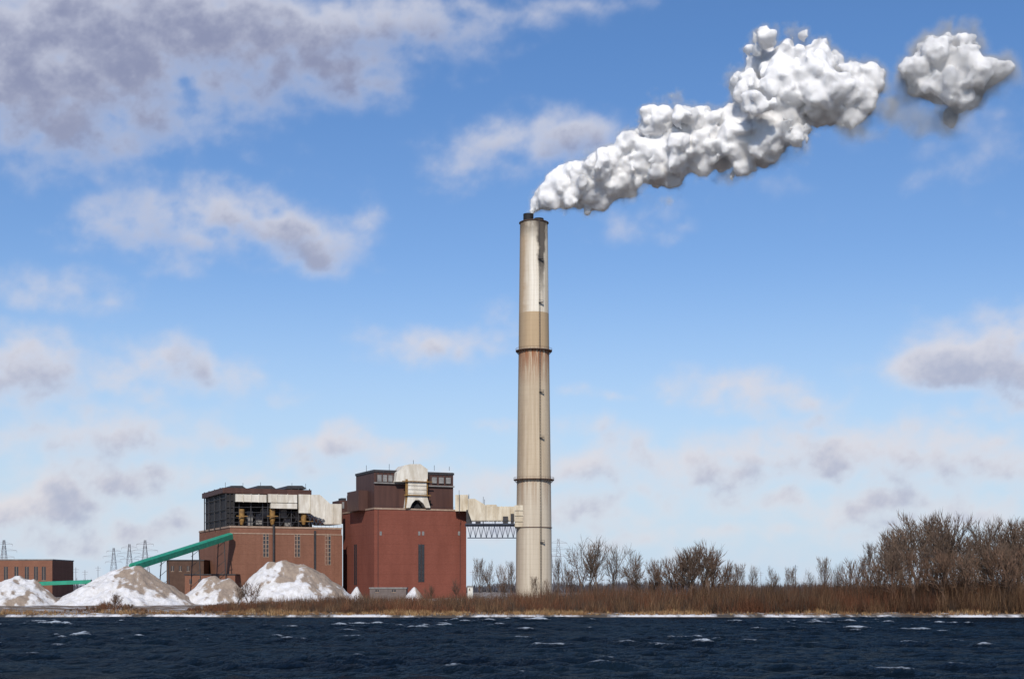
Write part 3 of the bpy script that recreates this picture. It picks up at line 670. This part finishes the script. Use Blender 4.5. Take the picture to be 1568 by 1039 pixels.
# ------------------------------------------------------------ pylons / poles
galv=mat('galvanised_steel',(.22,.22,.24),(.16,.16,.18),.5,.6)
def pylon(px,py,Y):
    x,_,zt=W(px,py,Y); H=zt-3; E=empty('transmission_tower',(x,Y,3)); mb=MB(); r=.0038*H
    lv=[0,.22,.42,.58,.7,.8,.9,1]; hw=lambda t:H*(.10*(1-t)**1.1+.014)
    for i in range(len(lv)-1):
        a_,b_=lv[i],lv[i+1]; wa,wb=hw(a_),hw(b_)
        cs=[(-1,-1),(1,-1),(1,1),(-1,1)]
        for j in range(4):
            c1=cs[j];c2=cs[(j+1)%4]
            mb.beam((c1[0]*wa,c1[1]*wa,a_*H),(c1[0]*wb,c1[1]*wb,b_*H),r)
            mb.beam((c1[0]*wa,c1[1]*wa,a_*H),(c2[0]*wb,c2[1]*wb,b_*H),r*.6); mb.beam((c2[0]*wa,c2[1]*wa,a_*H),(c1[0]*wb,c1[1]*wb,b_*H),r*.6)
    for t,l in((.68,.19),(.8,.24),(.92,.16)):
        mb.beam((-l*H,0,t*H),(l*H,0,t*H),r); mb.beam((-l*H,0,t*H),(0,0,(t+.05)*H),r*.6); mb.beam((l*H,0,t*H),(0,0,(t+.05)*H),r*.6)
        for s_ in(-1,1): mb.beam((s_*l*H,0,t*H),(s_*l*H,0,(t-.04)*H),r*.6)
    mb.build('lattice',galv,E)
for a_ in((222,826,1350),(198,832,1500),(174,838,1700),(6,826,1300),(855,824,1350),(843,838,1700)): pylon(*a_)
def pole(px,py,Y,arms=True):
    x,_,zt=W(px,py,Y); E=empty('utility_pole',(x,Y,2)); mb=MB(); mb.beam((0,0,0),(0,0,zt-2),.22,.16,8)
    if arms: mb.beam((-2,0,zt-3.4),(2,0,zt-3.4),.12); mb.beam((-1.5,0,zt-5),(1.5,0,zt-5),.1)
    mb.build('post',galv,E)
for a_ in((116,868,900),(85,862,860),(92,866,870),(130,872,950),(1218,864,1000),(1205,872,1100),(1262,870,1000),(724,872,900),(150,866,1000),(1165,874,1100)): pole(*a_)
# ------------------------------------------------------------ smoke plume: opaque billows inside a real scattering haze volume
path=[(817,324,7),(824,314,13),(836,302,24),(856,292,31),(888,286,35),(925,276,39),(960,262,45),(990,246,52),(1020,232,60),(1050,225,57),(1080,226,54),(1110,218,50),(1140,202,56),(1170,175,66),(1200,152,72),(1232,138,66),(1265,140,54),(1300,143,50),(1335,146,44),(1362,154,30),(1384,146,18),(1402,126,36),(1424,116,50),(1450,114,56),(1478,112,54),(1508,110,38),(1532,106,22)]
tt=np.linspace(0,len(path)-1,420); arr=np.array(path,float)
pp=[tuple(r) for r in np.stack([np.interp(tt,np.arange(len(path)),arr[:,i]) for i in range(3)],-1)]
wis=[]
for a0,b0 in (((1140,232,26),(1215,238,22)),((1300,196,24),(1350,205,22)),((1360,172,26),(1420,190,30)),((1420,190,30),(1470,190,22)),((1500,118,40),(1552,122,20)),((1092,296,9),(1112,272,12)),((935,305,16),(1000,300,14)),((1345,160,40),(1400,130,34))):
    for t in np.linspace(0,1,14): wis.append(tuple(a0[i]*(1-t)+b0[i]*t for i in range(3)))
pe=empty('smoke_plume')
mc=bpy.data.materials.new('steam_billows'); mc.use_nodes=True; vt=NT(mc.node_tree); vt.n.clear()
out=vt.new('ShaderNodeOutputMaterial'); c=(.86,.855,.855,1)
sss=vt.new('ShaderNodeSubsurfaceScattering',falloff='BURLEY'); sss.inputs['Color'].default_value=c; sss.inputs['Scale'].default_value=5.; sss.inputs['Radius'].default_value=(1,1,1)
ds=vt.new('ShaderNodeBsdfDiffuse'); ds.inputs[0].default_value=c
a1=vt.new('ShaderNodeMixShader'); a1.inputs[0].default_value=.5; vt.link(ds.outputs[0],a1.inputs[1]); vt.link(sss.outputs[0],a1.inputs[2]); vt.link(a1.outputs[0],out.inputs[0])
def volmat(nm,dn,g):
    mv=bpy.data.materials.new(nm); mv.use_nodes=True; vt=NT(mv.node_tree); vt.n.clear()
    out=vt.new('ShaderNodeOutputMaterial'); pv=vt.new('ShaderNodeVolumePrincipled'); vt.link(pv.outputs[0],out.inputs['Volume'])
    pv.inputs['Color'].default_value=(.99,.985,.985,1); pv.inputs['Density'].default_value=dn; pv.inputs['Anisotropy'].default_value=g; return mv
mv=volmat('steam_haze',.14,-.6); mw=volmat('steam_wisps',.075,-.6)
def plume(nm,kind,plist,res):
    pts=[];rads=[]
    for px,py,r in plist:
        Y=750-.30*(px-817)*.344; X,_,Z=W(px,py,Y); pts.append((X,Y,Z)); rads.append(r*Y/F)
    P_=np.array(pts); mn=P_.min(0)-28; mx=P_.max(0)+30; rs=((mx-mn)/res).astype(int)
    XL=W(817,0,750)[0]; XR=W(1532,0,676)[0]
    me=bpy.data.meshes.new(nm); me.from_pydata(pts,[],[])
    at=me.attributes.new('rad','FLOAT','POINT'); at.data.foreach_set('value',np.array(rads,dtype=np.float32))
    po=bpy.data.objects.new(nm,me); scene.collection.objects.link(po); po.parent=pe
    ng=bpy.data.node_groups.new(nm+'_nodes','GeometryNodeTree'); ng.is_modifier=True
    ng.interface.new_socket('Geometry',in_out='INPUT',socket_type='NodeSocketGeometry'); ng.interface.new_socket('Geometry',in_out='OUTPUT',socket_type='NodeSocketGeometry')
    q=NT(ng); gi=q.new('NodeGroupInput'); go=q.new('NodeGroupOutput'); vc=q.new('GeometryNodeVolumeCube')
    vc.inputs['Min'].default_value=tuple(mn); vc.inputs['Max'].default_value=tuple(mx)
    for i,s_ in enumerate(('Resolution X','Resolution Y','Resolution Z')): vc.inputs[s_].default_value=int(rs[i])
    pos=q.new('GeometryNodeInputPosition').outputs[0]
    wob=q.new('ShaderNodeTexNoise'); q.link(pos,wob.inputs['Vector']); wob.inputs['Scale'].default_value=.09; wob.inputs['Detail'].default_value=3
    pw=q.vmath('MULTIPLY_ADD',q.vmath('SUBTRACT',wob.outputs['Color'],(.5,.5,.5)),(12,12,12),pos)
    sn_=q.new('GeometryNodeSampleNearest'); q.link(gi.outputs[0],sn_.inputs['Geometry']); q.link(pw,sn_.inputs['Sample Position'])
    def samp(dt,field):
        s_=q.new('GeometryNodeSampleIndex',data_type=dt); q.link(gi.outputs[0],s_.inputs['Geometry']); q.link(sn_.outputs[0],s_.inputs['Index'])
        q.link(field,s_.inputs['Value']); return s_.outputs[0]
    a_=q.new('GeometryNodeInputNamedAttribute',data_type='FLOAT'); a_.inputs[0].default_value='rad'
    R_=samp('FLOAT',a_.outputs[0]); C_=samp('FLOAT_VECTOR',pos)
    dist=q.vmath('DISTANCE',pw,C_)
    def vor(sc,amp):
        v_=q.new('ShaderNodeTexVoronoi',feature='F1'); q.link(pw,v_.inputs['Vector']); v_.inputs['Scale'].default_value=sc
        return q.math('MULTIPLY_ADD',q.math('MULTIPLY',v_.outputs['Distance'],v_.outputs['Distance']),-amp,amp*.28)
    rf=q.math('MAXIMUM',q.math('DIVIDE',R_,15.0),.5)
    bump=q.math('ADD',q.math('ADD',vor(1/18.,18.),vor(1/8.5,8.5)),vor(1/4.,3.0))
    def nz(sc,det,amp):
        n_=q.new('ShaderNodeTexNoise'); q.link(pos,n_.inputs['Vector']); n_.inputs['Scale'].default_value=sc; n_.inputs['Detail'].default_value=det; n_.inputs['Roughness'].default_value=.62
        return q.math('MULTIPLY_ADD',n_.outputs[0],amp,-amp/2)
    bump=q.math('ADD',q.math('ADD',bump,nz(.035,1,18.)),nz(.28,4,3.6) if kind=='mesh' else (nz(.28,4,12.) if kind=='vol' else nz(.16,5,30.)))
    sdv=q.math('ADD',q.math('SUBTRACT',q.math('MULTIPLY',R_,.93),dist),q.math('MULTIPLY',bump,rf))
    age=q.mr(q.sep(pos)[0],XL,XR,0,1)
    sm=q.new('GeometryNodeSetMaterial')
    if kind=='mesh':
        sdv=q.math('SUBTRACT',sdv,q.math('MULTIPLY_ADD',age,2.2,.9))
        q.link(q.math('MULTIPLY_ADD',sdv,.05,.5,True),vc.inputs['Density'])
        vm_=q.new('GeometryNodeVolumeToMesh'); q.link(vc.outputs[0],vm_.inputs[0]); vm_.inputs['Threshold'].default_value=.5
        ss=q.new('GeometryNodeSetShadeSmooth'); q.link(vm_.outputs[0],ss.inputs[0]); q.link(ss.outputs[0],sm.inputs[0]); sm.inputs['Material'].default_value=mc; me.materials.append(mc)
    elif kind=='vol':
        wdt=q.math('MULTIPLY_ADD',age,3.8,1.7)
        d_=q.math('DIVIDE',q.math('ADD',sdv,wdt),q.math('MULTIPLY_ADD',age,4.8,3.),clamp=True)
        q.link(q.math('MULTIPLY',q.math('MULTIPLY',d_,d_),q.math('MULTIPLY_ADD',age,-.3,1.)),vc.inputs['Density'])
        q.link(vc.outputs[0],sm.inputs[0]); sm.inputs['Material'].default_value=mv; me.materials.append(mv)
    else:
        d_=q.math('DIVIDE',q.math('ADD',sdv,1.),9.,clamp=True)
        q.link(d_,vc.inputs['Density']); q.link(vc.outputs[0],sm.inputs[0]); sm.inputs['Material'].default_value=mw; me.materials.append(mw)
    q.link(sm.outputs[0],go.inputs[0])
    md=po.modifiers.new('plume','NODES'); md.node_group=ng
plume('steam_core','mesh',pp,.95); plume('steam_haze_volume','vol',pp,.95); plume('steam_wisps_volume','wisp',wis,1.3)
